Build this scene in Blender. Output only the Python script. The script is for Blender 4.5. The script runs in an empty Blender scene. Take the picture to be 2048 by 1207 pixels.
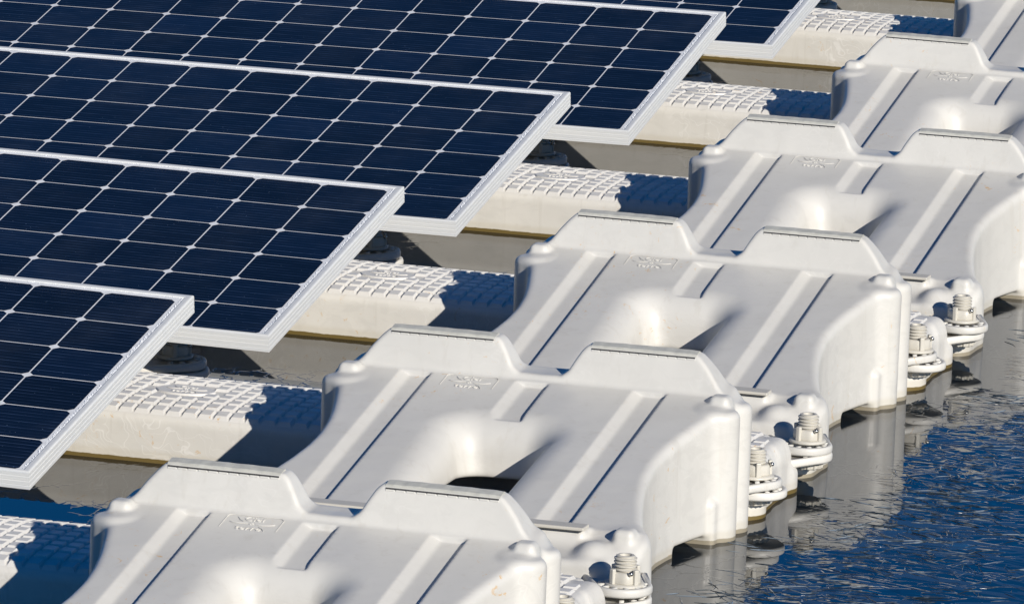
import bpy, bmesh, math, random
import numpy as np
from mathutils import Matrix, Vector

random.seed(7)
rng = np.random.default_rng(11)
SC = bpy.context.scene
COL = SC.collection

# ------------------------------------------------------------------ camera
cam_d = bpy.data.cameras.new("camera")
cam_d.sensor_width = 36.0
cam_d.lens = 14804.36 / 2048 * 36.0
cam_d.clip_start = 0.5
cam_d.clip_end = 6000
cam = bpy.data.objects.new("camera", cam_d)
COL.objects.link(cam)
AZ, EL, ROLL = -0.27968, 0.19312, 0.0371
fw = Vector((math.sin(AZ) * math.cos(EL), math.cos(AZ) * math.cos(EL), -math.sin(EL)))
rt = Vector((math.cos(AZ), -math.sin(AZ), 0))
up = rt.cross(fw)
rt2 = rt * math.cos(ROLL) + up * math.sin(ROLL)
up2 = -rt * math.sin(ROLL) + up * math.cos(ROLL)
M = Matrix((rt2, up2, -fw)).transposed().to_4x4()
M.translation = Vector((4.86318, -14.52304, 3.00349))
cam.matrix_world = M
SC.camera = cam

# ------------------------------------------------------------------ sky, sun, exposure
SUN_DIR = Vector((0.43, -0.39, 0.255)).normalized()
sun_el = math.asin(SUN_DIR.z)
sun_az = math.atan2(SUN_DIR.x, SUN_DIR.y)
world = bpy.data.worlds.new("World")
SC.world = world
world.use_nodes = True
wn = world.node_tree
sky = wn.nodes.new("ShaderNodeTexSky")
sky.sky_type = 'NISHITA'
sky.sun_disc = False
sky.sun_elevation = sun_el
sky.sun_rotation = sun_az
sky.altitude = 3000
sky.air_density = 1.0
sky.dust_density = 0.0
sky.ozone_density = 5.0
bg = wn.nodes["Background"]
bg.inputs["Strength"].default_value = 0.070
hsv = wn.nodes.new("ShaderNodeHueSaturation")      # deep polarised winter blue
hsv.inputs["Saturation"].default_value = 1.42
hsv.inputs["Hue"].default_value = 0.503
wn.links.new(sky.outputs[0], hsv.inputs["Color"])
wn.links.new(hsv.outputs[0], bg.inputs[0])
sun_d = bpy.data.lights.new("sun", 'SUN')
sun_d.energy = 4.9
sun_d.angle = math.radians(0.5)
sun_d.color = (1.0, 0.945, 0.86)
sun = bpy.data.objects.new("sun", sun_d)
COL.objects.link(sun)
sun.rotation_euler = SUN_DIR.to_track_quat('Z', 'Y').to_euler()
SC.view_settings.view_transform = 'Standard'
SC.view_settings.look = 'None'
SC.view_settings.exposure = 0.0
SC.view_settings.gamma = 1.0

# ------------------------------------------------------------------ lattice of the array
P = 1.45255          # row pitch (Y)
C = 0.775            # X centre of the right-hand column of floats
ZW = -0.38           # water level (z = 0 is the high corner of the panels)

# ------------------------------------------------------------------ node helpers
def mat(name):
    m = bpy.data.materials.new(name)
    m.use_nodes = True
    return m, m.node_tree.nodes, m.node_tree.links, m.node_tree.nodes["Principled BSDF"]

def N(nodes, kind, **kw):
    n = nodes.new("ShaderNode" + kind)
    for k, v in kw.items():
        if k in n.inputs.keys() if isinstance(k, str) else False:
            n.inputs[k].default_value = v
        else:
            setattr(n, k, v)
    return n

def noise(nodes, links, vec, scale, detail=3.0, rough=0.5, dist=0.0):
    n = nodes.new("ShaderNodeTexNoise")
    n.inputs["Scale"].default_value = scale
    n.inputs["Detail"].default_value = detail
    n.inputs["Roughness"].default_value = rough
    n.inputs["Distortion"].default_value = dist
    if vec is not None:
        links.new(vec, n.inputs["Vector"])
    return n

def mapping(nodes, links, vec, scale=(1, 1, 1), rot=(0, 0, 0), loc=(0, 0, 0)):
    n = nodes.new("ShaderNodeMapping")
    n.inputs["Scale"].default_value = scale
    n.inputs["Rotation"].default_value = rot
    n.inputs["Location"].default_value = loc
    links.new(vec, n.inputs["Vector"])
    return n.outputs[0]

def ramp(nodes, links, fac, a, b, lo=0.0, hi=1.0):
    n = nodes.new("ShaderNodeMapRange")
    n.interpolation_type = 'SMOOTHSTEP'
    n.inputs["From Min"].default_value = a
    n.inputs["From Max"].default_value = b
    n.inputs["To Min"].default_value = lo
    n.inputs["To Max"].default_value = hi
    links.new(fac, n.inputs["Value"])
    return n.outputs[0]

def math_n(nodes, links, op, a, b=None, clamp=False):
    n = nodes.new("ShaderNodeMath")
    n.operation = op
    n.use_clamp = clamp
    for i, v in enumerate((a, b)):
        if v is None:
            continue
        if isinstance(v, (int, float)):
            n.inputs[i].default_value = v
        else:
            links.new(v, n.inputs[i])
    return n.outputs[0]

def mixc(nodes, links, fac, a, b):
    n = nodes.new("ShaderNodeMix")
    n.data_type = 'RGBA'
    if isinstance(fac, (int, float)):
        n.inputs[0].default_value = fac
    else:
        links.new(fac, n.inputs[0])
    for i, v in ((6, a), (7, b)):
        if isinstance(v, tuple):
            n.inputs[i].default_value = (*v, 1) if len(v) == 3 else v
        else:
            links.new(v, n.inputs[i])
    return n.outputs[2]

def bump(nodes, links, height, strength, dist, normal=None):
    n = nodes.new("ShaderNodeBump")
    n.inputs["Distance"].default_value = dist
    if isinstance(strength, (int, float)):
        n.inputs["Strength"].default_value = strength
    else:
        links.new(strength, n.inputs["Strength"])
    links.new(height, n.inputs["Height"])
    if normal is not None:
        links.new(normal, n.inputs["Normal"])
    return n.outputs[0]

# ------------------------------------------------------------------ materials
def plastic(name, base, caustics=0.0, algae=False, rough=0.36, rust=0.0):
    m, n, l, b = mat(name)
    geo = n.new("ShaderNodeNewGeometry")
    tc = n.new("ShaderNodeTexCoord")
    pos = geo.outputs["Position"]
    big = noise(n, l, pos, 3.1, 4, 0.6)
    fine = noise(n, l, pos, 34.0, 5, 0.65)
    dark = tuple(c * 0.93 for c in base)
    col = mixc(n, l, ramp(n, l, big.outputs[0], 0.35, 0.68), base, dark)
    col = mixc(n, l, ramp(n, l, fine.outputs[0], 0.5, 0.75, 0, 0.35), col, tuple(c * 0.9 for c in base))
    # dried run-off streaks
    st = noise(n, l, mapping(n, l, pos, (38, 38, 3)), 1.0, 3, 0.6, 0.4)
    col = mixc(n, l, ramp(n, l, st.outputs[0], 0.56, 0.70, 0, 0.26), col, (0.52, 0.49, 0.43))
    if caustics:  # caustic-like light pattern painted into the colour of the side walls
        warp = noise(n, l, pos, 6.0, 3, 0.6)
        add = n.new("ShaderNodeVectorMath")
        add.operation = 'MULTIPLY_ADD'
        l.new(warp.outputs[1], add.inputs[0])
        add.inputs[1].default_value = (0.28, 0.28, 0.22)
        l.new(pos, add.inputs[2])
        v = n.new("ShaderNodeTexVoronoi")
        v.feature = 'DISTANCE_TO_EDGE'
        l.new(mapping(n, l, mapping(n, l, add.outputs[0], (1, 1, 1), (0, -0.55, 0)), (9, 12, 44)), v.inputs["Vector"])
        v.inputs["Scale"].default_value = 1.0
        ln = ramp(n, l, v.outputs[0], 0.0, 0.035, 1, 0)
        area = noise(n, l, pos, 4.3, 2, 0.5)
        ln = math_n(n, l, 'MULTIPLY', ln, ramp(n, l, area.outputs[0], 0.42, 0.62))
        gn = n.new("ShaderNodeSeparateXYZ")
        l.new(geo.outputs["Normal"], gn.inputs[0])
        side = ramp(n, l, gn.outputs[2], 0.15, 0.6, 1, 0)
        ln = math_n(n, l, 'MULTIPLY', ln, side)
        patch = noise(n, l, mapping(n, l, pos, (14, 14, 30)), 1.0, 4, 0.6, 0.8)
        pf = math_n(n, l, 'MULTIPLY', ramp(n, l, patch.outputs[0], 0.5, 0.6), side)
        col = mixc(n, l, math_n(n, l, 'MULTIPLY', pf, 0.35), col, tuple(c * 0.86 for c in base))
        col = mixc(n, l, math_n(n, l, 'MULTIPLY', ln, caustics), col, (0.86, 0.84, 0.80))
    if rust:
        r1 = noise(n, l, mapping(n, l, pos, (30, 22, 30)), 1.0, 6, 0.75, 1.6)
        r2 = noise(n, l, pos, 2.3, 2, 0.5)
        rf = math_n(n, l, 'MULTIPLY', ramp(n, l, r1.outputs[0], 0.615, 0.68), ramp(n, l, r2.outputs[0], 0.50, 0.60))
        col = mixc(n, l, math_n(n, l, 'MULTIPLY', rf, rust), col, (0.62, 0.36, 0.10))
    sep = n.new("ShaderNodeSeparateXYZ")
    l.new(pos, sep.inputs[0])
    if algae:
        wob = noise(n, l, mapping(n, l, pos, (30, 30, 4)), 1.0, 4, 0.6)
        zz = math_n(n, l, 'ADD', sep.outputs[2], math_n(n, l, 'MULTIPLY', wob.outputs[0], 0.006))
        ring = ramp(n, l, zz, ZW + 0.02, ZW + 0.034, 1, 0)
        col = mixc(n, l, math_n(n, l, 'MULTIPLY', ring, 0.32), col, (0.50, 0.44, 0.32))
        af = ramp(n, l, zz, ZW + 0.0105, ZW + 0.0125, 1, 0)
        col = mixc(n, l, math_n(n, l, 'MULTIPLY', af, algae), col, (0.13, 0.085, 0.010))
    l.new(col, b.inputs["Base Color"])
    b.inputs["Roughness"].default_value = rough
    rr = ramp(n, l, big.outputs[0], 0.3, 0.7, rough - 0.05, rough + 0.08)
    l.new(rr, b.inputs["Roughness"])
    b.inputs["IOR"].default_value = 1.5
    b.inputs["Specular IOR Level"].default_value = 0.5
    mic = noise(n, l, mapping(n, l, pos, (240, 240, 240)), 1.0, 3, 0.6)
    wav = noise(n, l, pos, 11.0, 2, 0.5)
    nb = bump(n, l, mic.outputs[0], 0.10, 0.0008)
    nb = bump(n, l, wav.outputs[0], 0.22, 0.010, nb)
    l.new(nb, b.inputs["Normal"])
    return m

M_MAIN = plastic("float_plastic", (0.650, 0.632, 0.585), caustics=0.16, algae=0.6, rough=0.40, rust=0.8)
M_WALK = plastic("walkway_plastic", (0.72, 0.695, 0.64), caustics=0.5, algae=0.95, rough=0.40, rust=0.6)
M_PAD = plastic("pad_plastic", (0.73, 0.71, 0.67), rough=0.45, rust=0.8)
M_BOLT = plastic("bolt_plastic", (0.59, 0.56, 0.49), rough=0.42)
M_EMB = plastic("emboss_plastic", (0.74, 0.73, 0.70), rough=0.30)

def simple(name, base, rough, metal=0.0, **kw):
    m, n, l, b = mat(name)
    geo = n.new("ShaderNodeNewGeometry")
    nz = noise(n, l, geo.outputs["Position"], 60, 4, 0.6)
    col = mixc(n, l, ramp(n, l, nz.outputs[0], 0.35, 0.7), base, tuple(c * 0.85 for c in base))
    l.new(col, b.inputs["Base Color"])
    b.inputs["Roughness"].default_value = rough
    b.inputs["Metallic"].default_value = metal
    return m

M_RAIL = simple("rail_rubber", (0.56, 0.55, 0.49), 0.5)
M_GAP = simple("rail_gap", (0.05, 0.05, 0.05), 0.7)
M_ICE = simple("frost", (0.85, 0.87, 0.90), 0.15)
M_STEEL = simple("pin_steel", (0.6, 0.58, 0.53), 0.25, 1.0)
M_BACK = simple("panel_backsheet", (0.84, 0.85, 0.86), 0.5)
M_BLACK = simple("junction_plastic", (0.02, 0.02, 0.02), 0.5)

def frame_mat():
    m, n, l, b = mat("anodised_aluminium")
    tc = n.new("ShaderNodeTexCoord")
    nz = noise(n, l, mapping(n, l, tc.outputs["Object"], (2, 40, 200)), 1.0, 4, 0.6)
    col = mixc(n, l, ramp(n, l, nz.outputs[0], 0.35, 0.7), (0.80, 0.80, 0.77), (0.73, 0.74, 0.73))
    l.new(col, b.inputs["Base Color"])
    b.inputs["Metallic"].default_value = 0.15
    b.inputs["Roughness"].default_value = 0.36
    return m
M_FRAME = frame_mat()

def cell_mat():
    m, n, l, b = mat("silicon_cell")
    tc = n.new("ShaderNodeTexCoord")
    at = n.new("ShaderNodeAttribute")
    at.attribute_name = "tone"
    ob = tc.outputs["Object"]
    sep = n.new("ShaderNodeSeparateXYZ")
    l.new(ob, sep.inputs[0])
    c1 = mixc(n, l, at.outputs["Fac"], (0.0030, 0.0055, 0.012), (0.0045, 0.012, 0.034))
    # fine printed fingers/busbars running along the long side
    yy = math_n(n, l, 'MULTIPLY', sep.outputs[1], 1.0 / 0.0158)
    fr = math_n(n, l, 'FRACT', yy)
    fr = math_n(n, l, 'ABSOLUTE', math_n(n, l, 'SUBTRACT', fr, 0.5))
    line = ramp(n, l, fr, 0.40, 0.48)
    br = noise(n, l, mapping(n, l, ob, (9, 60, 1)), 1.0, 3, 0.6)
    line = math_n(n, l, 'MULTIPLY', line, ramp(n, l, br.outputs[0], 0.35, 0.75, 0.15, 1.0))
    c2 = mixc(n, l, math_n(n, l, 'MULTIPLY', line, 0.75), c1, (0.06, 0.10, 0.20))
    # dust and frost specks
    sp = n.new("ShaderNodeTexVoronoi")
    sp.inputs["Scale"].default_value = 170
    l.new(ob, sp.inputs["Vector"])
    sm = noise(n, l, ob, 7, 4, 0.7)
    dots = ramp(n, l, sp.outputs["Distance"], 0.10, 0.20, 1, 0)
    sepc = n.new("ShaderNodeSeparateColor")
    l.new(sp.outputs["Color"], sepc.inputs[0])
    dots = math_n(n, l, 'MULTIPLY', dots, ramp(n, l, sepc.outputs[0], 0.93, 0.95))
    dots = math_n(n, l, 'MULTIPLY', dots, ramp(n, l, sm.outputs[0], 0.40, 0.65))
    c3 = mixc(n, l, math_n(n, l, 'MULTIPLY', dots, 0.75), c2, (0.25, 0.36, 0.52))
    film = noise(n, l, ob, 2.2, 5, 0.7)
    c3 = mixc(n, l, ramp(n, l, film.outputs[0], 0.42, 0.8, 0, 0.07), c3, (0.22, 0.25, 0.30))
    l.new(c3, b.inputs["Base Color"])
    b.inputs["Roughness"].default_value = 0.45
    b.inputs["Specular IOR Level"].default_value = 0.2
    b.inputs["Coat Weight"].default_value = 0.22
    b.inputs["Coat Roughness"].default_value = 0.12
    b.inputs["Coat IOR"].default_value = 1.33
    return m
M_CELL = cell_mat()

def water_mat():
    m, n, l, b = mat("icy_water")
    geo = n.new("ShaderNodeNewGeometry")
    pos = geo.outputs["Position"]
    sep = n.new("ShaderNodeSeparateXYZ")
    l.new(pos, sep.inputs[0])
    # open, crystal-covered water begins outside the floats
    wob = noise(n, l, pos, 2.2, 4, 0.6)
    xx = math_n(n, l, 'ADD', sep.outputs[0], math_n(n, l, 'MULTIPLY', math_n(n, l, 'SUBTRACT', wob.outputs[0], 0.5), 0.5))
    openw = ramp(n, l, xx, 1.30, 1.46)
    heights = None
    for k, (ang, al, ac, th) in enumerate(((0.15, 6, 27, .615), (-0.35, 8, 36, .625), (0.7, 9, 30, .63), (-0.85, 9, 34, .64),
                                           (0.0, 4, 24, .625), (0.4, 3.5, 60, .64), (-0.15, 5, 75, .63))):
        v = mapping(n, l, pos, (1, 1, 1), (0, 0, ang))
        v = mapping(n, l, v, (al, ac, 1), (0, 0, 0), (k * 3.7, k * 1.3, 0))
        nz = noise(n, l, v, 1.0, 1.0, 0.5, 0.25)
        h = ramp(n, l, nz.outputs[0], th, th + 0.03)
        heights = h if heights is None else math_n(n, l, 'MAXIMUM', heights, h)
    clus = noise(n, l, pos, 2.6, 3, 0.6)
    near = ramp(n, l, xx, 1.42, 1.85, 0.8, 0.04)
    strk = math_n(n, l, 'MULTIPLY', ramp(n, l, clus.outputs[0], 0.38, 0.58, 0.2, 1.0), near)
    strk = math_n(n, l, 'MULTIPLY', openw, strk)
    # tilted ice splinters: each facet leans its own way
    tilt = None
    for k, (ang, ax, ay) in enumerate(((0.2, 14, 34), (-0.5, 11, 46))):
        plate = n.new("ShaderNodeTexVoronoi")
        v = mapping(n, l, mapping(n, l, pos, (1, 1, 1), (0, 0, ang)), (ax, ay, 1))
        l.new(v, plate.inputs["Vector"])
        plate.inputs["Scale"].default_value = 1.0
        sub = n.new("ShaderNodeVectorMath")
        sub.operation = 'SUBTRACT'
        l.new(plate.outputs["Color"], sub.inputs[0])
        sub.inputs[1].default_value = (0.5, 0.5, 0.5)
        if tilt is None:
            tilt = sub.outputs[0]
        else:
            ad = n.new("ShaderNodeVectorMath")
            ad.operation = 'ADD'
            l.new(tilt, ad.inputs[0])
            l.new(sub.outputs[0], ad.inputs[1])
            tilt = ad.outputs[0]
    tl = n.new("ShaderNodeVectorMath")
    tl.operation = 'SCALE'
    l.new(tilt, tl.inputs[0])
    sel = noise(n, l, pos, 7.0, 4, 0.7)
    l.new(math_n(n, l, 'MULTIPLY', strk, ramp(n, l, sel.outputs[0], 0.50, 0.56, 0.0, 0.11)), tl.inputs["Scale"])
    ad = n.new("ShaderNodeVectorMath")
    ad.operation = 'ADD'
    l.new(tl.outputs[0], ad.inputs[0])
    l.new(geo.outputs["Normal"], ad.inputs[1])
    nm = n.new("ShaderNodeVectorMath")
    nm.operation = 'NORMALIZE'
    l.new(ad.outputs[0], nm.inputs[0])
    nb = bump(n, l, heights, math_n(n, l, 'MULTIPLY', strk, 1.0), 0.0035, nm.outputs[0])
    und = noise(n, l, mapping(n, l, pos, (9, 5, 1)), 1.0, 3, 0.5)
    nb = bump(n, l, und.outputs[0], math_n(n, l, 'ADD', math_n(n, l, 'MULTIPLY', openw, 0.05), 0.012), 0.004, nb)
    # feathery ice skin between the floats: a faint outline pattern
    ww = noise(n, l, pos, 9, 3, 0.6)
    vv = n.new("ShaderNodeVectorMath")
    vv.operation = 'MULTIPLY_ADD'
    l.new(ww.outputs[1], vv.inputs[0])
    vv.inputs[1].default_value = (0.12, 0.12, 0)
    l.new(pos, vv.inputs[2])
    ed = n.new("ShaderNodeTexVoronoi")
    ed.feature = 'DISTANCE_TO_EDGE'
    l.new(mapping(n, l, vv.outputs[0], (16, 9, 1)), ed.inputs["Vector"])
    ed.inputs["Scale"].default_value = 1.0
    e = ramp(n, l, ed.outputs[0], 0.0, 0.04, 1, 0)
    cl2 = noise(n, l, pos, 3.7, 2, 0.5)
    e = math_n(n, l, 'MULTIPLY', e, ramp(n, l, cl2.outputs[0], 0.5, 0.6))
    nb = bump(n, l, e, 0.25, 0.0007, nb)
    l.new(nb, b.inputs["Normal"])
    b.inputs["Base Color"].default_value = (0.004, 0.0045, 0.003, 1)
    cmix = mixc(n, l, math_n(n, l, 'MULTIPLY', heights, math_n(n, l, 'MULTIPLY', openw, 0.12)), (0.0045, 0.009, 0.015), (0.25, 0.28, 0.33))
    l.new(cmix, b.inputs["Base Color"])
    b.inputs["Roughness"].default_value = 0.015
    b.inputs["IOR"].default_value = 1.42
    return m
M_WATER = water_mat()

# ------------------------------------------------------------------ object helpers
def link(o, parent=None):
    COL.objects.link(o)
    if parent is not None:
        o.parent = parent
    return o

def mesh_obj(name, me, m, parent=None, smooth=True):
    o = bpy.data.objects.new(name, me)
    if m is not None and not me.materials:
        me.materials.append(m)
    if smooth:
        me.polygons.foreach_set("use_smooth", np.ones(len(me.polygons), dtype=bool))
    return link(o, parent)

def bm_obj(name, bm, m, parent=None, smooth=False):
    bmesh.ops.recalc_face_normals(bm, faces=bm.faces)
    me = bpy.data.meshes.new(name)
    bm.to_mesh(me)
    bm.free()
    return mesh_obj(name, me, m, parent, smooth)

def empty(name, loc, label=None, cat=None, group=None):
    o = bpy.data.objects.new(name, None)
    o.empty_display_size = 0.1
    o.location = loc
    link(o)
    if label:
        o["label"] = label
    if cat:
        o["category"] = cat
    if group:
        o["group"] = group
    return o

def copy_tree(o, parent=None):
    c = o.copy()
    COL.objects.link(c)
    if parent is not None:
        c.parent = parent
    for ch in list(o.children):
        copy_tree(ch, c)
    return c

def box(bm, x0, x1, y0, y1, z0, z1, bev=0.0):
    r = bmesh.ops.create_cube(bm, size=1.0)
    vs = r["verts"]
    for v in vs:
        v.co = Vector((x0 if v.co.x < 0 else x1, y0 if v.co.y < 0 else y1, z0 if v.co.z < 0 else z1))
    if bev:
        es = list({e for v in vs for e in v.link_edges})
        bmesh.ops.bevel(bm, geom=es, offset=bev, segments=2, affect='EDGES', profile=0.5)

def lathe(bm, cx, cy, prof, seg=40, mod=None):
    rings = []
    for r, z in prof:
        ring = []
        for i in range(seg):
            a = 2 * math.pi * i / seg
            rr = r if mod is None else mod(r, z, a)
            ring.append(bm.verts.new((cx + rr * math.cos(a), cy + rr * math.sin(a), z)))
        rings.append(ring)
    for a, b in zip(rings, rings[1:]):
        for i in range(seg):
            j = (i + 1) % seg
            bm.faces.new((a[i], a[j], b[j], b[i]))
    bm.faces.new(list(reversed(rings[0])))
    bm.faces.new(rings[-1])

def tube(bm, pts, r, seg=6):
    prev = None
    for i, p in enumerate(pts):
        p = Vector(p)
        d = (Vector(pts[min(i + 1, len(pts) - 1)]) - Vector(pts[max(i - 1, 0)])).normalized()
        u = d.cross(Vector((0, 0, 1)))
        if u.length < 1e-4:
            u = Vector((1, 0, 0))
        u.normalize()
        w = u.cross(d)
        ring = [bm.verts.new(p + (u * math.cos(2 * math.pi * k / seg) + w * math.sin(2 * math.pi * k / seg)) * r) for k in range(seg)]
        if prev:
            for k in range(seg):
                bm.faces.new((prev[k], prev[(k + 1) % seg], ring[(k + 1) % seg], ring[k]))
        else:
            bm.faces.new(list(reversed(ring)))
        prev = ring
    bm.faces.new(prev)

# ------------------------------------------------------------------ moulded-plastic shapes: distance field -> surface nets
def smin(a, b, k):
    h = np.clip(0.5 + 0.5 * (b - a) / k, 0, 1)
    return b + (a - b) * h - k * h * (1 - h)

def smax(a, b, k):
    return -smin(-a, -b, k)

def rbox(X, Y, Z, c, h, r):
    qx, qy, qz = np.abs(X - c[0]) - h[0] + r, np.abs(Y - c[1]) - h[1] + r, np.abs(Z - c[2]) - h[2] + r
    out = np.sqrt(np.maximum(qx, 0) ** 2 + np.maximum(qy, 0) ** 2 + np.maximum(qz, 0) ** 2)
    return out + np.minimum(np.maximum(qx, np.maximum(qy, qz)), 0) - r

def surface_nets(F, xs, ys, zs, name):
    nx, ny, nz = F.shape
    neg = F < 0
    c = sum(neg[i:nx - 1 + i, j:ny - 1 + j, k:nz - 1 + k].astype(np.int8) for i in (0, 1) for j in (0, 1) for k in (0, 1))
    act = (c > 0) & (c < 8)
    I, J, K = np.nonzero(act)
    idx = np.full(act.shape, -1, dtype=np.int64)
    idx[I, J, K] = np.arange(len(I))
    acc = np.zeros((len(I), 3))
    cnt = np.zeros(len(I))
    corners = [(i, j, k) for i in (0, 1) for j in (0, 1) for k in (0, 1)]
    for a in corners:
        for ax in range(3):
            if a[ax] == 1:
                continue
            b = list(a)
            b[ax] = 1
            fa = F[I + a[0], J + a[1], K + a[2]]
            fb = F[I + b[0], J + b[1], K + b[2]]
            m = (fa < 0) != (fb < 0)
            t = np.where(m, fa / np.where(m, fa - fb, 1), 0)
            p = np.array(a, float)[None, :].repeat(len(I), 0)
            p[:, ax] += t
            acc[m] += p[m]
            cnt[m] += 1
    loc = acc / cnt[:, None]
    hx, hy, hz = xs[1] - xs[0], ys[1] - ys[0], zs[1] - zs[0]
    V = np.stack([xs[0] + (I + loc[:, 0]) * hx, ys[0] + (J + loc[:, 1]) * hy, zs[0] + (K + loc[:, 2]) * hz], 1)
    quads = []
    for ax in range(3):
        s0 = [slice(1, -1)] * 3
        s1 = [slice(1, -1)] * 3
        s0[ax] = slice(0, -1)
        s1[ax] = slice(1, None)
        A, B = neg[tuple(s0)], neg[tuple(s1)]
        for flip, msk in ((False, A & ~B), (True, ~A & B)):
            i, j, k = np.nonzero(msk)
            g = [i + (0 if ax == 0 else 1), j + (0 if ax == 1 else 1), k + (0 if ax == 2 else 1)]
            o1, o2 = [(1, 2), (2, 0), (0, 1)][ax]
            def cell(d1, d2):
                q = [g[0].copy(), g[1].copy(), g[2].copy()]
                q[o1] = q[o1] - d1
                q[o2] = q[o2] - d2
                return idx[q[0], q[1], q[2]]
            qd = np.stack([cell(1, 1), cell(0, 1), cell(0, 0), cell(1, 0)], 1)
            if flip:
                qd = qd[:, ::-1]
            quads.append(qd)
    Q = np.concatenate(quads)
    # light relaxation
    E = np.concatenate([Q[:, [0, 1]], Q[:, [1, 2]], Q[:, [2, 3]], Q[:, [3, 0]]])
    for _ in range(1):
        S = np.zeros_like(V)
        n_ = np.zeros(len(V))
        for a, b in ((0, 1), (1, 0)):
            for d in range(3):
                S[:, d] += np.bincount(E[:, a], weights=V[E[:, b], d], minlength=len(V))
            n_ += np.bincount(E[:, a], minlength=len(V))
        V = 0.5 * V + 0.5 * S / np.maximum(n_, 1)[:, None]
    me = bpy.data.meshes.new(name)
    me.vertices.add(len(V))
    me.vertices.foreach_set("co", V.astype(np.float32).ravel())
    me.loops.add(len(Q) * 4)
    me.loops.foreach_set("vertex_index", Q.astype(np.int32).ravel())
    me.polygons.add(len(Q))
    me.polygons.foreach_set("loop_start", np.arange(0, len(Q) * 4, 4, dtype=np.int32))
    me.update(calc_edges=True)
    me.validate()
    return me

def grid(x0, x1, y0, y1, z0, z1, h):
    xs = np.arange(x0, x1, h, dtype=np.float32)
    ys = np.arange(y0, y1, h, dtype=np.float32)
    zs = np.arange(z0, z1, h, dtype=np.float32)
    X, Y, Z = np.meshgrid(xs, ys, zs, indexing='ij', sparse=True)
    return xs, ys, zs, X, Y, Z

HV = 0.0034
def ss(a, b, t):
    u = np.clip((t - a) / (b - a), 0, 1)
    return u * u * (3 - 2 * u)

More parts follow.
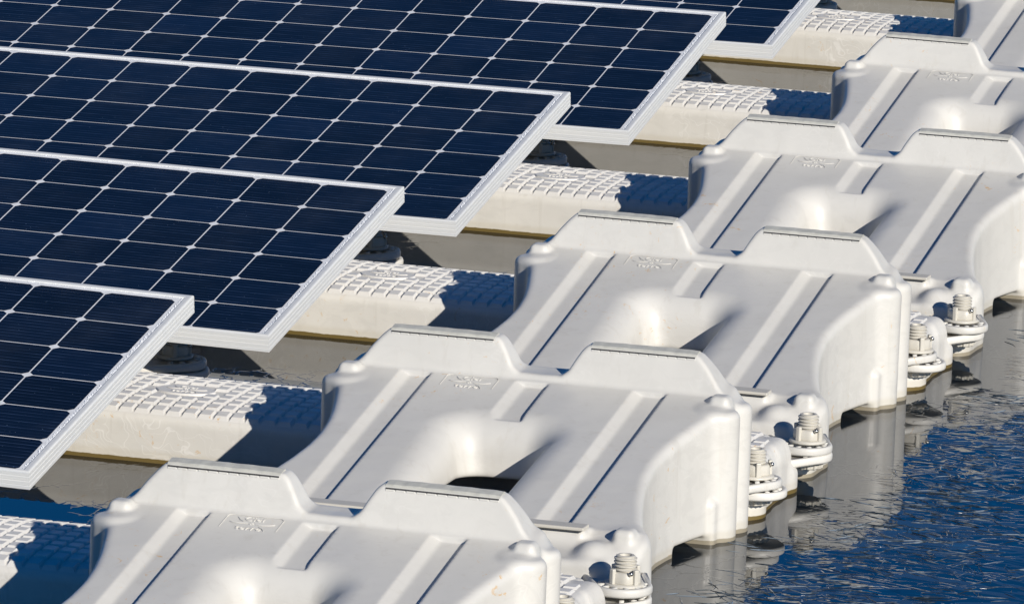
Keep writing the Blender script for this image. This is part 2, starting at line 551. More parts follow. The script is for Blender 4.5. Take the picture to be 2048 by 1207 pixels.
def main_float_mesh():
    half = np.arange(0.5 * HV, 0.53, HV, dtype=np.float32)
    ys = np.arange(-1.02, 0.09, HV, dtype=np.float32)
    zs = np.arange(-0.46, 0.01, HV, dtype=np.float32)
    X, Y, Z = np.meshgrid(half, ys, zs, indexing='ij', sparse=True)
    A = X  # |x|
    # plan half width, hour-glass
    yk = [-1.0, -.93, -.86, -.78, -.71, -.64, -.57, -.50, -.43, -.36, -.30, -.24, -.20, -.17, -.14, -.08, .0, .05]
    wk = [.425, .435, .440, .432, .408, .388, .372, .361, .357, .362, .372, .386, .396, .406, .415, .420, .415, .40]
    fy = np.linspace(-1.05, .1, 600)
    fwid = np.interp(fy, yk, wk)
    ker = np.hanning(31); ker /= ker.sum()
    fwid = np.convolve(np.pad(fwid, 15, mode='edge'), ker, 'valid')
    W_ = np.interp(ys, fy, fwid).astype(np.float32)[None, :, None]
    depth = (-0.10 - Z)
    W_ = W_ + 0.03 * np.clip(depth, 0, .3)
    side = A - W_
    # top surface (the 10.6 degree slope) with the steeper nose
    T = -0.098 + 0.187 * (Y + 0.06)
    T = T - 0.34 * np.clip(-0.79 - Y, 0, 1)
    top = (Z - T) * 0.97
    front = (-0.945 - Y)
    rear = Y - 0.022
    b = smax(side, top, 0.022)
    b = smax(b, front, 0.05)
    b = smax(b, rear, 0.02)
    # rear corner columns (two vertical lobes, wider foot)
    colm = np.sqrt((A - .409) ** 2 + (Y + .032) ** 2) - .042
    col2 = np.sqrt((A - .406) ** 2 + (Y + .122) ** 2) - .043
    colm = smin(colm, col2, .010)
    colm = smax(colm, Z + .112, .02)
    b = smin(b, colm, .018)
    foot = rbox(A, Y, Z, (.370, -.108, -.40), (.052, .086, .112), .016)
    b = smin(b, foot, .006)
    # recessed cheek in front of the columns
    cheek = rbox(A, Y, Z, (.50, -.20, -.23), (.086, .030, .085), .02)
    # front corner columns
    fcol = np.sqrt((A - .412) ** 2 + (Y + .800) ** 2) - .040
    fcol = smax(fcol, Z + .245, .03)
    b = smin(b, fcol, .03)
    hip = rbox(A, Y, Z, (.40, -.86, -.40), (.050, .085, .09), .04)
    b = smin(b, hip, .02)
    # rear ridge with two raised saddles
    hx = [0, .045, .060, .071, .086, .096, .104, .325, .335, .350, .368, .385, .405, .43, .55]
    hz = [-.093, -.092, -.081, -.060, -.036, -.027, -.0255, -.0255, -.029, -.043, -.064, -.088, -.107, -.128, -.16]
    fx = np.linspace(0, .56, 560)
    fz = np.interp(fx, hx, hz)
    ker = np.hanning(15); ker /= ker.sum()
    fz = np.convolve(np.pad(fz, 7, mode='edge'), ker, 'valid')
    H = np.interp(half, fx, fz).astype(np.float32)[:, None, None]
    hs = np.gradient(fz, fx)
    G = np.interp(half, fx, np.sqrt(1 + hs ** 2)).astype(np.float32)[:, None, None]
    rtop = (Z - H - 0.006) / G
    zz = np.clip(-0.01 - Z, 0, .2)
    rf = (-(Y + .034 + .33 * zz))
    rr = (Y - .012 - .16 * zz)
    ridge = smax(smax(rtop, rf, .009), rr, .012)
    ridge = smax(ridge, A - .43, .02)
    b = smin(b, ridge, .008)
    # front saddles: low tabs that carry the panel's lower edge
    ft = rbox(A, Y, Z, (.210, -.865, -.33), (.116, .085, .102), .012)
    ft = smax(ft, (Z + .2285) + .0 * Y, .006)
    ft = smax(ft, (-(Y + .835 + .9 * np.clip(-.245 - Z, 0, .2) * .45)), .02)
    b = smin(b, ft, .012)
    fa = smax(np.abs(A - .210) - .190, smax(Z + .268, -(Y + .93), .02), .02)
    fa = smax(fa, Y + .80, .02)
    b = smin(b, fa, .03)
    lobe = np.sqrt(((A - .352) / 1.0) ** 2 + ((Y + .865) / 1.4) ** 2 + ((Z + .275) / 1.0) ** 2) - .034
    b = smin(b, lobe, .018)
    # corner knobs
    for cx, cy, cz in ((.400, -.092, -.100), (.405, -.815, -.232)):
        k = rbox(A, Y, Z, (cx, cy, cz - .010), (.022, .024, .022), .013)
        b = smin(b, k, .010)
    # central opening: soft funnel lip, near-vertical wall, hollow beneath
    hw = .080 + .15 * np.clip(Z + .27, 0, .2)
    qx = A - hw + .05
    qy = np.abs(Y + .555) - (.245 + .10 * np.clip(Z + .27, 0, .2)) + .05
    hole = np.sqrt(np.maximum(qx, 0) ** 2 + np.maximum(qy, 0) ** 2) + np.minimum(np.maximum(qx, qy), 0) - .05
    b = smax(b, -hole, .066)
    # hollow underneath
    und = rbox(A, Y, Z, (0, -.47, -.42), (.27, .33, .160), .02)
    b = smax(b, -und, .012)
    # little arch at the water line in front of the rear foot
    arch = rbox(A, Y, Z, (.42, -.262, -.40), (.16, .070, .038), .012)
    b = smax(b, -arch, .006)
    b = smax(b, Z * 0 - Z - .445, .005)
    Fh = np.broadcast_to(b, (len(half), len(ys), len(zs))).astype(np.float32)
    F = np.concatenate([Fh[::-1], Fh], 0)
    xs = np.concatenate([-half[::-1], half])
    # long drain channels: gently sloped left wall, steep right wall
    XS = xs[:, None, None]
    def channel(F, x0, x1, y0, y1, dep):
        i0, i1 = np.searchsorted(xs, (x0 - .02, x1 + .02))
        Xc = XS[i0:i1]
        lift = np.clip(Z - (T - dep), 0, dep * 1.1)
        lw = (x0 - Xc - lift * 2.0) * .45
        rw = (Xc - x1 - lift * .15)
        g = smax(smax(np.maximum(lw, rw), (T - dep - Z), .002), np.maximum(y0 - Y - lift, Y - y1), .003)
        F[i0:i1] = smax(F[i0:i1], -g.astype(np.float32), .003)
    dp = .0115
    channel(F, -.275, -.231, -.765, -.070, dp)
    channel(F, .228, .276, -.765, -.070, dp)
    channel(F, -.024, .024, -.262, -.074, dp)
    F[0], F[-1] = 1, 1
    F[:, 0], F[:, -1] = 1, 1
    F[:, :, 0], F[:, :, -1] = 1, 1
    return surface_nets(F, xs, ys, zs, "float_hull")

def walk_mesh(end):
    h = HV
    half = np.arange(0.5 * h, 0.50, h, dtype=np.float32)
    ys = np.arange(-0.26, 0.26, h, dtype=np.float32)
    zs = np.arange(-0.46, -0.22, h, dtype=np.float32)
    X, Y, Z = np.meshgrid(half, ys, zs, indexing='ij', sparse=True)
    A = X
    T = -0.2625 - 1.1 * np.clip(np.abs(Y) - .06, 0, 1) ** 2.2
    top = Z - T
    plan_y = np.abs(Y) - (.197 + .02 * np.clip(-.27 - Z, 0, .2))
    plan_x = A - (.425 if end else .4345)
    b = smax(smax(plan_x, plan_y, .05 if end else .02), top, .022)
    # corners drop away where the ears are
    if end:
        cr = rbox(A, np.abs(Y), Z, (.44, .20, -.255), (.055, .075, .045), .02)
        b = smax(b, -cr, .02)
        # raised end lumps
        k = rbox(A, np.abs(Y), Z, (.408, .078, -.326), (.026, .055, .058), .022)
        b = smin(b, k, .016)
        mid = rbox(A, Y, Z, (.40, 0, -.36), (.035, .15, .080), .03)
        b = smin(b, mid, .02)
    else:
        cr = rbox(A, -Y, Z, (.47, .20, -.255), (.055, .075, .045), .02)
        b = smax(b, -cr, .02)
    corner = np.sqrt((A - .40) ** 2 + (np.abs(Y) - .135) ** 2) - .05
    corner = smax(corner, Z + .330, .015)
    b = smin(b, corner, .02)
    b = smax(b, -Z - .445, .005)
    Fh = np.broadcast_to(b, (len(half), len(ys), len(zs))).astype(np.float32)
    F = np.concatenate([Fh[::-1], Fh], 0)
    F[0], F[-1] = 1, 1
    F[:, 0], F[:, -1] = 1, 1
    F[:, :, 0], F[:, :, -1] = 1, 1
    xs = np.concatenate([-half[::-1], half])
    return surface_nets(F, xs, ys, zs, "walkway_hull")

def walk_top(y):
    return -0.2625 - 1.1 * max(abs(y) - .06, 0) ** 2.2

def pads_bm(end):
    bm = bmesh.new()
    px, py = 0.0355, 0.0430
    m = 11
    for i in range(-m, m + 1):
        for j in range(-4, 5):
            cx, cy = i * px, j * py + 0.004
            if (cx / .072) ** 2 + ((cy - .004) / .052) ** 2 < 1.0:
                continue
            if end and abs(i) >= 11 and abs(j) >= 2 or end and abs(i) == 10 and abs(j) >= 4:
                continue
            rx, ry = px / 2 - .0012, py / 2 - .0012
            tx, ty = rx - .0050, ry - .0068
            lo, hi = [], []
            for sx, sy in ((-1, -1), (1, -1), (1, 1), (-1, 1)):
                yb = cy + sy * ry
                yt = cy + sy * ty
                lo.append(bm.verts.new((cx + sx * rx, yb, walk_top(yb) - .0035)))
                hi.append(bm.verts.new((cx + sx * tx, yt, walk_top(yt) + .0058)))
            bm.faces.new(hi)
            for a in range(4):
                bm.faces.new((lo[a], lo[(a + 1) % 4], hi[(a + 1) % 4], hi[a]))
    return bm

# ------------------------------------------------------------------ lettering
def text_bm_into(bm, s, size, place, depth=0.0009):
    cu = bpy.data.curves.new("txt", 'FONT')
    cu.body = s
    cu.size = size
    cu.align_x = 'CENTER'
    cu.align_y = 'CENTER'
    cu.extrude = depth
    cu.resolution_u = 3
    cu.offset = 0.0
    o = bpy.data.objects.new("txt", cu)
    COL.objects.link(o)
    dg = bpy.context.evaluated_depsgraph_get()
    me = bpy.data.meshes.new_from_object(o.evaluated_get(dg))
    me.transform(place)
    bm.from_mesh(me)
    bpy.data.objects.remove(o)
    bpy.data.curves.remove(cu)
    bpy.data.meshes.remove(me)

def emblem_bm(place, box_outline=True):
    bm = bmesh.new()
    text_bm_into(bm, "Ciel", .0250, place @ Matrix.Translation((0, .0215, 0)))
    text_bm_into(bm, "&", .0150, place @ Matrix.Translation((0, .0010, 0)))
    text_bm_into(bm, "terre", .0250, place @ Matrix.Translation((0, -.0210, 0)))
    def T(pts):
        return [place @ Vector((x, y, .0006)) for x, y in pts]
    s1 = [(-.044 + .036 * t, .0035 - .008 * math.sin(t * 2.6) * (1 - t) - .002 * t) for t in np.linspace(0, 1, 9)]
    s2 = [(.010 + .036 * t, -.0015 - .004 * math.sin(t * 2.2) + .009 * t * t) for t in np.linspace(0, 1, 9)]
    tube(bm, T(s1), .0010, 5)
    tube(bm, T(s2), .0010, 5)
    tube(bm, T([(-.034, .026), (-.026, .014), (-.018, .009)]), .0007, 5)
    tube(bm, T([(.018, -.012), (.026, -.018), (.033, -.028)]), .0007, 5)
    if box_outline:
        w, h, r = .056, .036, .012
        pts = [(-w, -h * .7)]
        pts += [(-w, h - r)] + [(-w + r - r * math.cos(a), h - r + r * math.sin(a)) for a in np.linspace(0.3, 1.57, 4)]
        pts += [(w - r + r * math.sin(a), h - r + r * math.cos(a)) for a in np.linspace(0, 1.3, 4)] + [(w, h - r), (w, -h * .7)]
        tube(bm, T(pts), .0007, 5)
    return bm

# ------------------------------------------------------------------ water
bm = bmesh.new()
s = 2500
for v in ((-s, -60), (s, -60), (s, s), (-s, s)):
    bm.verts.new((v[0], v[1], ZW))
bm.faces.new(bm.verts[:])
water = bm_obj("water", bm, M_WATER)
water["kind"] = "structure"

# needle ice frozen into the surface skin
def needle_mat():
    m, n, l, b = mat("needle_ice")
    geo = n.new("ShaderNodeNewGeometry")
    nz = noise(n, l, geo.outputs["Position"], 25, 3, 0.6)
    l.new(mixc(n, l, ramp(n, l, nz.outputs[0], 0.4, 0.65), (0.02, 0.03, 0.04), (0.20, 0.24, 0.28)), b.inputs["Base Color"])
    b.inputs["Roughness"].default_value = 0.12
    b.inputs["IOR"].default_value = 1.31
    return m
M_NEEDLE = needle_mat()
def needles():
    r = random.Random(21)
    V, F = [], []
    def needle(x, y, a, L, w, h, bend):
        n = 3
        base = len(V)
        c, s_ = math.cos(a), math.sin(a)
        for i in range(n + 1):
            t = i / n
            u = (t - .5) * L
            v = bend * (t - .5) ** 2 * L
            ww = w * (1 - abs(2 * t - 1) ** 2 * .92)
            for d, z in ((-ww, -.001), (0, h * (.35 + .65 * (1 - abs(2 * t - 1)))), (ww, -.001)):
                V.append((x + c * u - s_ * (v + d), y + s_ * u + c * (v + d), ZW + z))
        for i in range(n):
            o = base + i * 3
            F.append((o, o + 3, o + 4, o + 1))
            F.append((o + 1, o + 4, o + 5, o + 2))
    ncl = 0
    while ncl < 560:
        x = r.uniform(1.30, 3.6)
        y = r.uniform(-3.2, 4.2)
        edge = 1.38 + .10 * math.sin(y * 4.3) + .06 * math.sin(y * 11)
        dens = 0 if x < edge else (math.exp(-(x - edge) / .34) * 1.0 + .045)
        dens *= .35 + .65 * (.5 + .5 * math.sin(x * 5.1 + y * 3.3) * math.sin(y * 4.7 - x * 2.2))
        if r.random() > dens:
            continue
        ncl += 1
        a0 = r.uniform(-1.25, 1.25)
        big = math.exp(-(x - edge) / .5)
        for _ in range(r.randint(3, 11)):
            a = a0 + r.gauss(0, .28)
            L = r.uniform(.02, .075) * (1.0 + .5 * r.random() ** 3)
            needle(x + r.gauss(0, .045), y + r.gauss(0, .07), a, L, r.uniform(.0012, .0032) * (.6 + .9 * big), r.uniform(.0006, .0020) * (.6 + .6 * big), r.gauss(0, .25))
    for k in range(-1, 6):
        for _ in range(26):
            x = r.gauss(.24, .07)
            y = k * P - .16 + r.gauss(0, .07)
            needle(x, y, r.uniform(-.5, .5), r.uniform(.008, .03), r.uniform(.001, .0022), r.uniform(.0004, .001), 0)
    me = bpy.data.meshes.new("ice_needles")
    me.from_pydata(V, [], F)
    o = mesh_obj("ice_needles", me, M_NEEDLE, None, False)
    o["kind"] = "stuff"
    o["label"] = "thin ice needles frozen into the dark water surface"
    o["category"] = "ice"
needles()

# ------------------------------------------------------------------ main float (prototype)
def ear_bm(toward, cz, r=.059, th=.0185):
    """Round lug with raised rim and little ribs; toward = vector from lug centre back to the hull."""
    bm = bmesh.new()
    z0, z1 = cz - th, cz
    ang0 = math.atan2(toward[1], toward[0])
    L = math.hypot(*toward)
    def outline(rr):
        pts = []
        n = 28
        for i in range(n + 1):
            a = ang0 + math.pi / 2 + math.pi * i / n
            pts.append((rr * math.cos(a), rr * math.sin(a)))
        ex = (math.cos(ang0) * L, math.sin(ang0) * L)
        pe = (-math.sin(ang0), math.cos(ang0))
        w = rr * 1.12
        pts.append((ex[0] - pe[0] * w, ex[1] - pe[1] * w))
        pts.append((ex[0] + pe[0] * w, ex[1] + pe[1] * w))
        return pts
    levels = [(r - .006, z0), (r - .001, z0 + .003), (r, z0 + .006), (r, z1 - .005), (r - .0015, z1 - .001), (r - .004, z1), (r - .009, z1), (r - .011, z1 - .005)]
    prev = None
    for rr, z in levels:
        ring = [bm.verts.new((x, y, z)) for x, y in outline(rr)]
        if prev:
            for i in range(len(ring)):
                j = (i + 1) % len(ring)
                bm.faces.new((prev[i], prev[j], ring[j], ring[i]))
        else:
            bm.faces.new(list(reversed(ring)))
        prev = ring
    bm.faces.new(prev)
    for k in range(9):
        a = ang0 + math.pi * (0.33 + 1.34 * k / 8)
        c, s_ = math.cos(a), math.sin(a)
        r0, r1, hw = r * .62, r * .84, .0045
        pts = [(r0, -hw), (r1, -hw), (r1, hw), (r0, hw)]
        lo = [bm.verts.new((p * c - q * s_, p * s_ + q * c, z1 - .0052)) for p, q in pts]
        hi = [bm.verts.new((p * c * .98 - q * s_, p * s_ * .98 + q * c, z1 + .0008)) for p, q in pts]
        bm.faces.new(hi)
        for i in range(4):
            bm.faces.new((lo[i], lo[(i + 1) % 4], hi[(i + 1) % 4], hi[i]))
    return bm

EA = (.432, .085)     # rear joint, relative to the float origin (C, kP)
EB = (.447, -.9785)   # front joint
ZE = -.292            # top of the upper lug

hull_me = main_float_mesh()
walk_end_me = walk_mesh(True)
walk_mid_me = walk_mesh(False)

def make_main():
    root = empty("main_float", (0, 0, 0))
    mesh_obj("hull", hull_me, M_MAIN, root)
    # ribbed rubber rails on the two rear saddles
    for sx in (-1, 1):
        bm = bmesh.new()
        x0, x1 = sorted((sx * .104, sx * .330))
        n = 14
        # slightly crowned strip
        prof = [(-.0375, -.0105), (-.037, -.0070), (-.034, -.0045), (-.012, -.0005), (-.004, -.002), (-.004, -.0105)]
        rings = []
        for i in range(n + 1):
            x = x0 + (x1 - x0) * i / n
            t = abs(2 * i / n - 1)
            dz = .0012 * (1 - t ** 4) + .0004 * math.sin(i * 2.1)
            rings.append([bm.verts.new((x, y, z + dz - .0155)) for y, z in prof])
        for a, b in zip(rings, rings[1:]):
            for k in range(len(prof)):
                j = (k + 1) % len(prof)
                bm.faces.new((a[k], a[j], b[j], b[k]))
        bm.faces.new(rings[0]); bm.faces.new(list(reversed(rings[-1])))
        rail = bm_obj("saddle_rail", bm, M_RAIL, root)
        bm = bmesh.new()
        nb = 11
        for i in range(nb):
            xa = x0 + (x1 - x0) * (i + .06) / nb
            xb = x0 + (x1 - x0) * (i + .94) / nb
            box(bm, xa, xb, -.0415, -.030, -.0320, -.0277, .0012)
        bm_obj("rail_teeth", bm, M_MAIN, rail)
        bm = bmesh.new()
        box(bm, x0 + .002, x1 - .002, -.0405, -.020, -.0282, -.0250)
        bm_obj("rail_gap", bm, M_GAP, rail)
    for sx in (-1, 1):
        bm = bmesh.new()
        x0, x1 = sorted((sx * .100, sx * .325))
        box(bm, x0, x1, -.838, -.796, -.2295, -.2225, .0022)
        rail = bm_obj("front_rail", bm, M_BOLT, root)
        bm = bmesh.new()
        box(bm, x0 + .004, x1 - .006, -.8365, -.800, -.2318, -.2292)
        bm_obj("rail_gap", bm, M_GAP, rail)
    for sx in (-1, 1):
        bm = ear_bm((-sx * .055, -.075), ZE)
        bm.transform(Matrix.Translation((sx * EA[0], EA[1], 0)))
        bm_obj("connector_lug", bm, M_MAIN, root, True)
        bm = ear_bm((-sx * .040, .085), ZE)
        bm.transform(Matrix.Translation((sx * EB[0], EB[1], 0)))
        bm_obj("connector_lug", bm, M_MAIN, root, True)
    th = math.atan(.187)
    place = Matrix.Translation((-.136, -.107, -.098 + .187 * (-.107 + .06) + .0004)) @ Matrix.Rotation(th, 4, 'X')
    bm_obj("moulded_emblem", emblem_bm(place), M_MAIN, root)
    return root

def make_walk(end):
    root = empty("walkway_float", (0, 0, 0))
    mesh_obj("hull", walk_end_me if end else walk_mid_me, M_WALK, root)
    bm_obj("grip_pads", pads_bm(end), M_PAD, root)
    bm = bmesh.new()
    n = 40
    top = [bm.verts.new((.064 * math.cos(2 * math.pi * i / n), .004 + .044 * math.sin(2 * math.pi * i / n), -.2585)) for i in range(n)]
    bot = [bm.verts.new((v.co.x * 1.06, .004 + (v.co.y - .004) * 1.06, -.266)) for v in top]
    bm.faces.new(top)
    for i in range(n):
        bm.faces.new((bot[i], bot[(i + 1) % n], top[(i + 1) % n], top[i]))
    pl = bm_obj("emblem_plate", bm, M_PAD, root)
    bm_obj("moulded_emblem", emblem_bm(Matrix.Translation((0, .004, -.2582)), False), M_PAD, pl)
    for sx in (-1, 1):
        for sy in (-1, 1):
            yc = (EA[1] if sy < 0 else P + EB[1]) - .245
            bm = ear_bm((-sx * .07, -sy * .085), ZE - .0196, .063)
            bm.transform(Matrix.Translation((sx * .438, yc, 0)))
            bm_obj("connector_lug", bm, M_WALK, root, True)
    return root

def make_bolt():
    root = empty("connector_bolt", (0, 0, 0))
    zt = .055
    bm = bmesh.new()
    prof = [(.0150, .004)]
    nt = 5
    for i in range(nt):
        z0 = .022 + i * .0062
        prof += [(.0150, z0), (.0192, z0 + .0016), (.0192, z0 + .0036), (.0152, z0 + .0052)]
    prof += [(.0160, zt - .001), (.0145, zt), (.0105, zt), (.0095, zt - .006), (.001, zt - .006)]
    lathe(bm, 0, 0, prof, 36)
    bm_obj("threaded_stud", bm, M_BOLT, root)
    bm = bmesh.new()
    lathe(bm, 0, 0, [(.030, .0005), (.0335, .001), (.0340, .004), (.0320, .0065), (.0255, .0075)], 48)
    bm_obj("base_washer", bm, M_BOLT, root, True)
    bm = bmesh.new()
    def hexm(r, z, a):
        return r * (1 + .035 * math.cos(6 * a))
    lathe(bm, 0, 0, [(.0255, .0070), (.0265, .009), (.0255, .0250), (.0235, .0270), (.0195, .0272)], 60, hexm)
    nut = bm_obj("locking_nut", bm, M_BOLT, root, True)
    for k in range(4):
        a = math.pi / 4 + k * math.pi / 2 + .35
        b2 = bmesh.new()
        box(b2, .0230, .0305, -.0045, .0045, .006, .0335, .0018)
        b2.transform(Matrix.Rotation(a, 4, 'Z'))
        bm_obj("nut_lug", b2, M_BOLT, nut)
    bm = bmesh.new()
    bmesh.ops.create_uvsphere(bm, u_segments=12, v_segments=8, radius=.0042, matrix=Matrix.Translation((.020, -.0215, .0275)))
    bm_obj("locking_pin", bm, M_STEEL, root, True)
    bm = bmesh.new()
    def knurl(r, z, a):
        return r * (1 + .05 * (1 if math.sin(14 * a) > 0 else -1))
    lathe(bm, 0, 0, [(.010, -.049), (.025, -.049), (.028, -.047), (.029, -.0395), (.010, -.039)], 84, knurl)
    bm_obj("lower_nut", bm, M_BOLT, root)
    return root

# ------------------------------------------------------------------ solar panel (prototype), local: x -W..0, y -H..0 (down-slope), z up = normal
PW, PH, PT = 1.9554, 0.98674, 0.03954
def frame_profile(lip):
    # (inward offset, z) : outer face has shallow extrusion lines, rounded shoulder
    return [(0.0, -PT), (0.0, -PT + .0065), (.0007, -PT + .0072), (.0007, -PT + .0080), (0, -PT + .0087),
            (0, -PT + .0165), (.0007, -PT + .0172), (.0007, -PT + .0180), (0, -PT + .0187),
            (0, -PT + .0265), (.0007, -PT + .0272), (.0007, -PT + .0280), (0, -PT + .0287),
            (0, -.0042), (.0006, -.0022), (.0018, -.0008), (.0036, -.0002), (.0060, 0.0),
            (lip - .0012, 0.0), (lip, -.0010), (lip, -.0060), (.0022, -.0060), (.0022, -PT + .002), (.025, -PT + .002), (.025, -PT)]

def make_panel():
    root = empty("solar_panel", (0, 0, 0))
    bm = bmesh.new()
    lips = {'s': .0075, 'n': .0150, 'e': .0140, 'w': .0140}
    corners = [(-PW, -PH), (0, -PH), (0, 0), (-PW, 0)]
    sides = [('s', 0, 1), ('e', 1, 2), ('n', 2, 3), ('w', 3, 0)]
    k = len(frame_profile(.01))
    cx, cy = [1, -1, -1, 1], [1, 1, -1, -1]
    for nm, a, b in sides:
        pa = frame_profile(lips[nm])
        # mitred ends use the neighbouring inset so that corners meet
        ra, rb = [], []
        nbr = {0: ('w', 's'), 1: ('s', 'e'), 2: ('e', 'n'), 3: ('n', 'w')}
        for idx_, ring in ((a, ra), (b, rb)):
            X0, Y0 = corners[idx_]
            ns = nbr[idx_]
            lx = lips[[q for q in ns if q in 'ew'][0]]
            ly = lips[[q for q in ns if q in 'sn'][0]]
            px = frame_profile(lx); py = frame_profile(ly)
            for i in range(k):
                ring.append(bm.verts.new((X0 + cx[idx_] * px[i][0], Y0 + cy[idx_] * py[i][0], pa[i][1])))
        for i in range(k):
            j = (i + 1) % k
            bm.faces.new((ra[i], rb[i], rb[j], ra[j]))
    bm_obj("frame", bm, M_FRAME, root)
    # laminate: white backsheet with the cells laid on it, one glass-covered sheet
    bm = bmesh.new()
    box(bm, -PW + .004, -.004, -PH + .004, -.004, -.0058, -.0030)
    sheet = bm_obj("laminate", bm, M_BACK, root)
    bm = bmesh.new()
    tone = bm.faces.layers.float.new("tone")
    ex, ey, pc, hs, ch = .02669, .02906, .1585, .1585 / 2 - .00155, .0108
    for i in range(12):
        for j in range(6):
            x = -(ex + pc * (i + .5)); y = -(ey + pc * (j + .5))
            if y - hs < -PH + .0080:
                lo = -PH + .0085 - y
            else:
                lo = -hs
            pts = [(-hs + ch, lo), (hs - ch, lo), (hs, lo + ch), (hs, hs - ch), (hs - ch, hs), (-hs + ch, hs), (-hs, hs - ch), (-hs, lo + ch)]
            f = bm.faces.new([bm.verts.new((x + p, y + q, -.00285)) for p, q in pts])
            f[tone] = random.random() ** 1.5
    cells = bm_obj("cell_grid", bm, M_CELL, sheet)
    # crust of frost along the lee side of the frame and a little along the top
    bm = bmesh.new()
    r_ = random.Random(3)
    n = 620
    for i in range(n):
        t = r_.random()
        y = -.02 - t * (PH - .034)
        dens = .5 + .5 * math.sin(t * 23 + 1.3) * math.sin(t * 9)
        if r_.random() > .42 + .58 * dens:
            continue
        x = -.0165 - abs(r_.gauss(0, .0028))
        rad = r_.uniform(.0005, .0016)
        bmesh.ops.create_icosphere(bm, subdivisions=1, radius=rad, matrix=Matrix.Translation((x, y, -.0026 + rad * .5)) @ Matrix.Diagonal((1, r_.uniform(1, 2), .9, 1)))
    for i in range(150):
        rad = r_.uniform(.0004, .0011)
        x = -r_.random() * (PW - .04) - .02
        y = -.0165 - abs(r_.gauss(0, .002))
        bmesh.ops.create_icosphere(bm, subdivisions=1, radius=rad, matrix=Matrix.Translation((x, y, -.0026 + rad * .5)))
    fr = bm_obj("frost_beads", bm, M_ICE, root)
    fr["kind"] = "stuff"
    bm = bmesh.new()
    box(bm, -PW / 2 - .06, -PW / 2 + .06, -.16, -.07, -.026, -.0062, .004)
    bm_obj("junction_box", bm, M_BLACK, root)
    return root

# ------------------------------------------------------------------ place everything
ORD = {0: "nearest", 1: "second nearest", 2: "third nearest", 3: "fourth nearest", 4: "fifth nearest", 5: "farthest"}
proto = make_main()
g_main = "bare float modules in the right-hand column"
rows = [-1, 0, 1, 2, 3, 4]
bare = {
    -1: "bare pale grey float cut off by the bottom edge, nearest of its column",
    0: "bare pale grey float second from the bottom, between the two lowest bolt pairs",
    1: "bare pale grey float in the middle of the column, third from the bottom",
    2: "bare pale grey float fourth from the bottom, cut by the right edge of the photo",
    3: "bare pale grey float fifth from the bottom, half outside the right edge",
    4: "bare pale grey float at the top right corner, only its left side in view",
}
for k in rows:
    o = proto if k == -1 else copy_tree(proto)
    dx, dy, dz = {-1: (.005, .003, 0), 0: (-.003, .002, -.001), 1: (-.010, -.003, .001), 2: (.008, -.010, .003), 3: (.004, .010, -.004), 4: (0, 0, 0)}[k]
    o.location = (C + dx, k * P + dy, dz)
    o.rotation_euler = (math.radians((.15, -.2, .1, .25, -.2, .1)[k + 1]), math.radians((.2, -.25, .15, -.2, .3, 0)[k + 1]), math.radians((.1, -.15, .3, -.2, .15, 0)[k + 1]))
    o["label"] = bare[k]; o["category"] = "pontoon float"; o["group"] = g_main

C2 = -.975
under = {
    0: "pale float in the shade beneath the nearest solar panel",
    1: "pale float in the shade beneath the second nearest solar panel",
    2: "pale float in the shade beneath the third nearest solar panel",
    3: "pale float in the shade beneath the fourth nearest solar panel",
    4: "pale float in the shade beneath the farthest solar panel",
}
for k in range(0, 5):
    o = copy_tree(proto)
    o.location = (C2, k * P, -.050)
    o["label"] = under[k]; o["category"] = "pontoon float"; o["group"] = "floats under the solar panels"

wprotos = {-.10: make_walk(False), C: make_walk(True)}
used = set()
mid_l = {
    -1: "checkered walkway float at the bottom left corner, half in shadow",
    0: "checkered walkway float behind the nearest solar panel, with orange stains",
    1: "checkered walkway float behind the second nearest solar panel",
    2: "checkered walkway float behind the third nearest solar panel",
    3: "checkered walkway float behind the fourth nearest solar panel",
    4: "farthest checkered walkway float whose tread shows, beside the solar panel at the top edge",
    5: "walkway float cut by the top edge, only its front wall in view",
}
end_l = {
    -1: "end walkway float at the bottom edge, between the two lowest bare floats",
    0: "end walkway float between the second and third bare floats from the bottom",
    1: "end walkway float between the third and fourth bare floats from the bottom",
    2: "end walkway float tucked behind the ridge of the fourth bare float from the bottom",
    3: "end walkway float tucked behind the ridge of the fifth bare float from the bottom",
}
for k in range(-1, 6):
    for cx, lab, grp in ((-.10, mid_l, "walkway floats beside the solar panels"), (C, end_l, "walkway floats between the bare floats")):
        if k not in lab:
            continue
        o = wprotos[cx] if cx not in used else copy_tree(wprotos[cx])
        used.add(cx)
        o.location = (cx, k * P + .245, 0)
        o["label"] = lab[k]; o["category"] = "walkway"; o["group"] = grp

bproto = make_bolt()
first = True
bl = {
    ('A', -1): "bolt cut by the bottom edge, lower of the nearest outer pair",
    ('B', -1): "bolt near the bottom edge, upper of the nearest outer pair",
    ('A', 0): "threaded bolt by the corner of the second bare float, lower of the middle pair",
    ('B', 0): "threaded bolt in front of the third bare float, upper of the middle pair",
    ('A', 1): "threaded bolt by the corner of the third bare float, lower of the farthest pair",
    ('B', 1): "threaded bolt in front of the fourth bare float, upper of the farthest pair",
}
for k in (-1, 0, 1):
    for nm, (ex, ey) in (('A', EA), ('B', (EB[0], EB[1] + P))):
        o = bproto if first else copy_tree(bproto)
        first = False
        o.scale = (1.18, 1.18, 1.12)
        o.location = (C + ex, k * P + ey, ZE + .0005)
        o.rotation_euler = (0, 0, {'A': .9, 'B': 0.0}[nm] + .15 * k)
        o["label"] = bl[(nm, k)]; o["category"] = "bolt"; o["group"] = "bolts along the outer edge"
il = {-1: "lowest", 0: "second lowest", 1: "third lowest", 2: "fourth lowest", 3: "highest"}
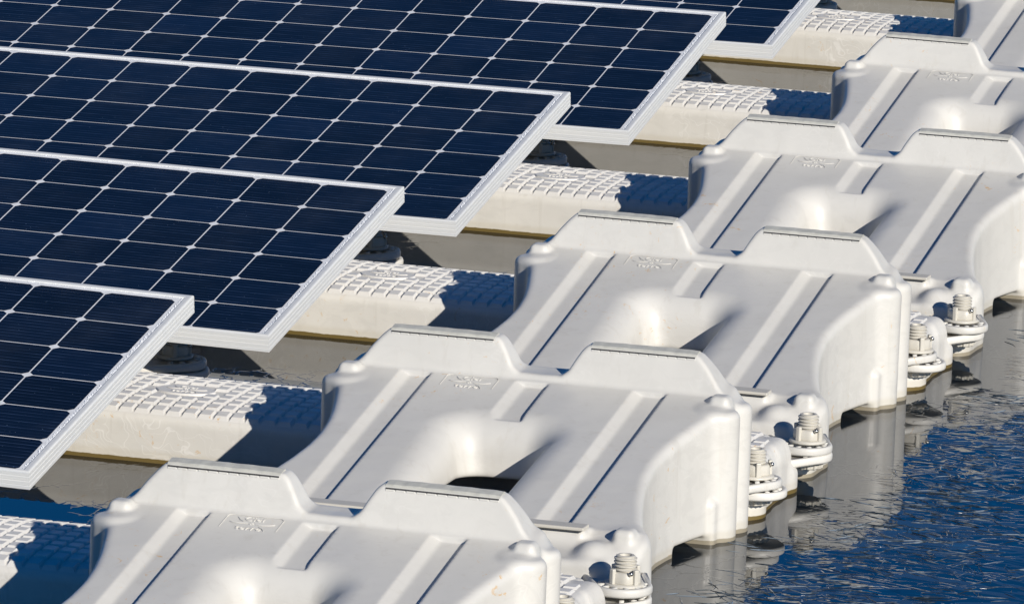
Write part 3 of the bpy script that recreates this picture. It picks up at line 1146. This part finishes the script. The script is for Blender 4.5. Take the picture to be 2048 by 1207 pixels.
for k in (-1, 0, 1, 2, 3):
    o = copy_tree(bproto)
    o.location = (C - EA[0], k * P + EA[1], ZE + .0005)
    o["label"] = "shaded bolt at a bare float's left corner, %s of its column" % il[k]
    o["category"] = "bolt"; o["group"] = "bolts at the left corners of the bare floats"
for k in (0, 1, 2, 3, 4):
    o = copy_tree(bproto)
    o.location = (-.30, k * P + .76, ZE - .010)
    for dz, rr in ((0, .060), (-.0185, .066)):
        bm = ear_bm((-.20, .02), ZE + dz, rr)
        lg = bm_obj("connector_lug", bm, M_WALK, o, True)
        lg.location = (0, 0, -ZE - .0005)
    o["label"] = "dark bolt in the shade under the front edge of the %s solar panel" % (ORD[k + 1])
    o["category"] = "bolt"; o["group"] = "bolts under the solar panels"

pan = make_panel()
fit = [[-0.00328, -0.00511, 0.00162, 0.01712, -0.00795, -0.01212], [0.00533, 0.00884, -0.00204, 0.00192, 0.00062, -0.00711],
       [-0.01156, -0.00077, 0.00037, -0.00702, 0.00349, 0.0032], [0.00404, -0.00452, 0.00082, 0.00067, 0.00796, 0.00585],
       [0.00547, 0.00156, -0.00077, -0.01268, 0.00744, 0.00793]]
pl = {
    0: "dark blue solar panel at the lower left, nearest and only partly in the photo",
    1: "dark blue solar panel second from the bottom, its corner over the stained walkway float",
    2: "dark blue solar panel in the middle of the stack, third from the bottom",
    3: "dark blue solar panel fourth from the bottom, its corner near the top edge",
    4: "dark blue solar panel at the top edge, farthest, only its lower corner in view",
    5: "solar panel just beyond the top edge, seen by its shadow only",
}
for k in range(6):
    o = pan if k == 0 else copy_tree(pan)
    dx, dy, dz, da, yaw, rl = fit[k] if k < 5 else (0, 0, 0, 0, 0, 0)
    o.rotation_mode = 'XYZ'
    R = Matrix.Rotation(yaw, 4, 'Z') @ Matrix.Rotation(-rl, 4, 'Y') @ Matrix.Rotation(0.17361 + da, 4, 'X')
    o.rotation_euler = R.to_euler()
    o.location = (dx, k * P + dy, dz)
    o["label"] = pl[k]; o["category"] = "solar panel"; o["group"] = "solar panels in a rising row"
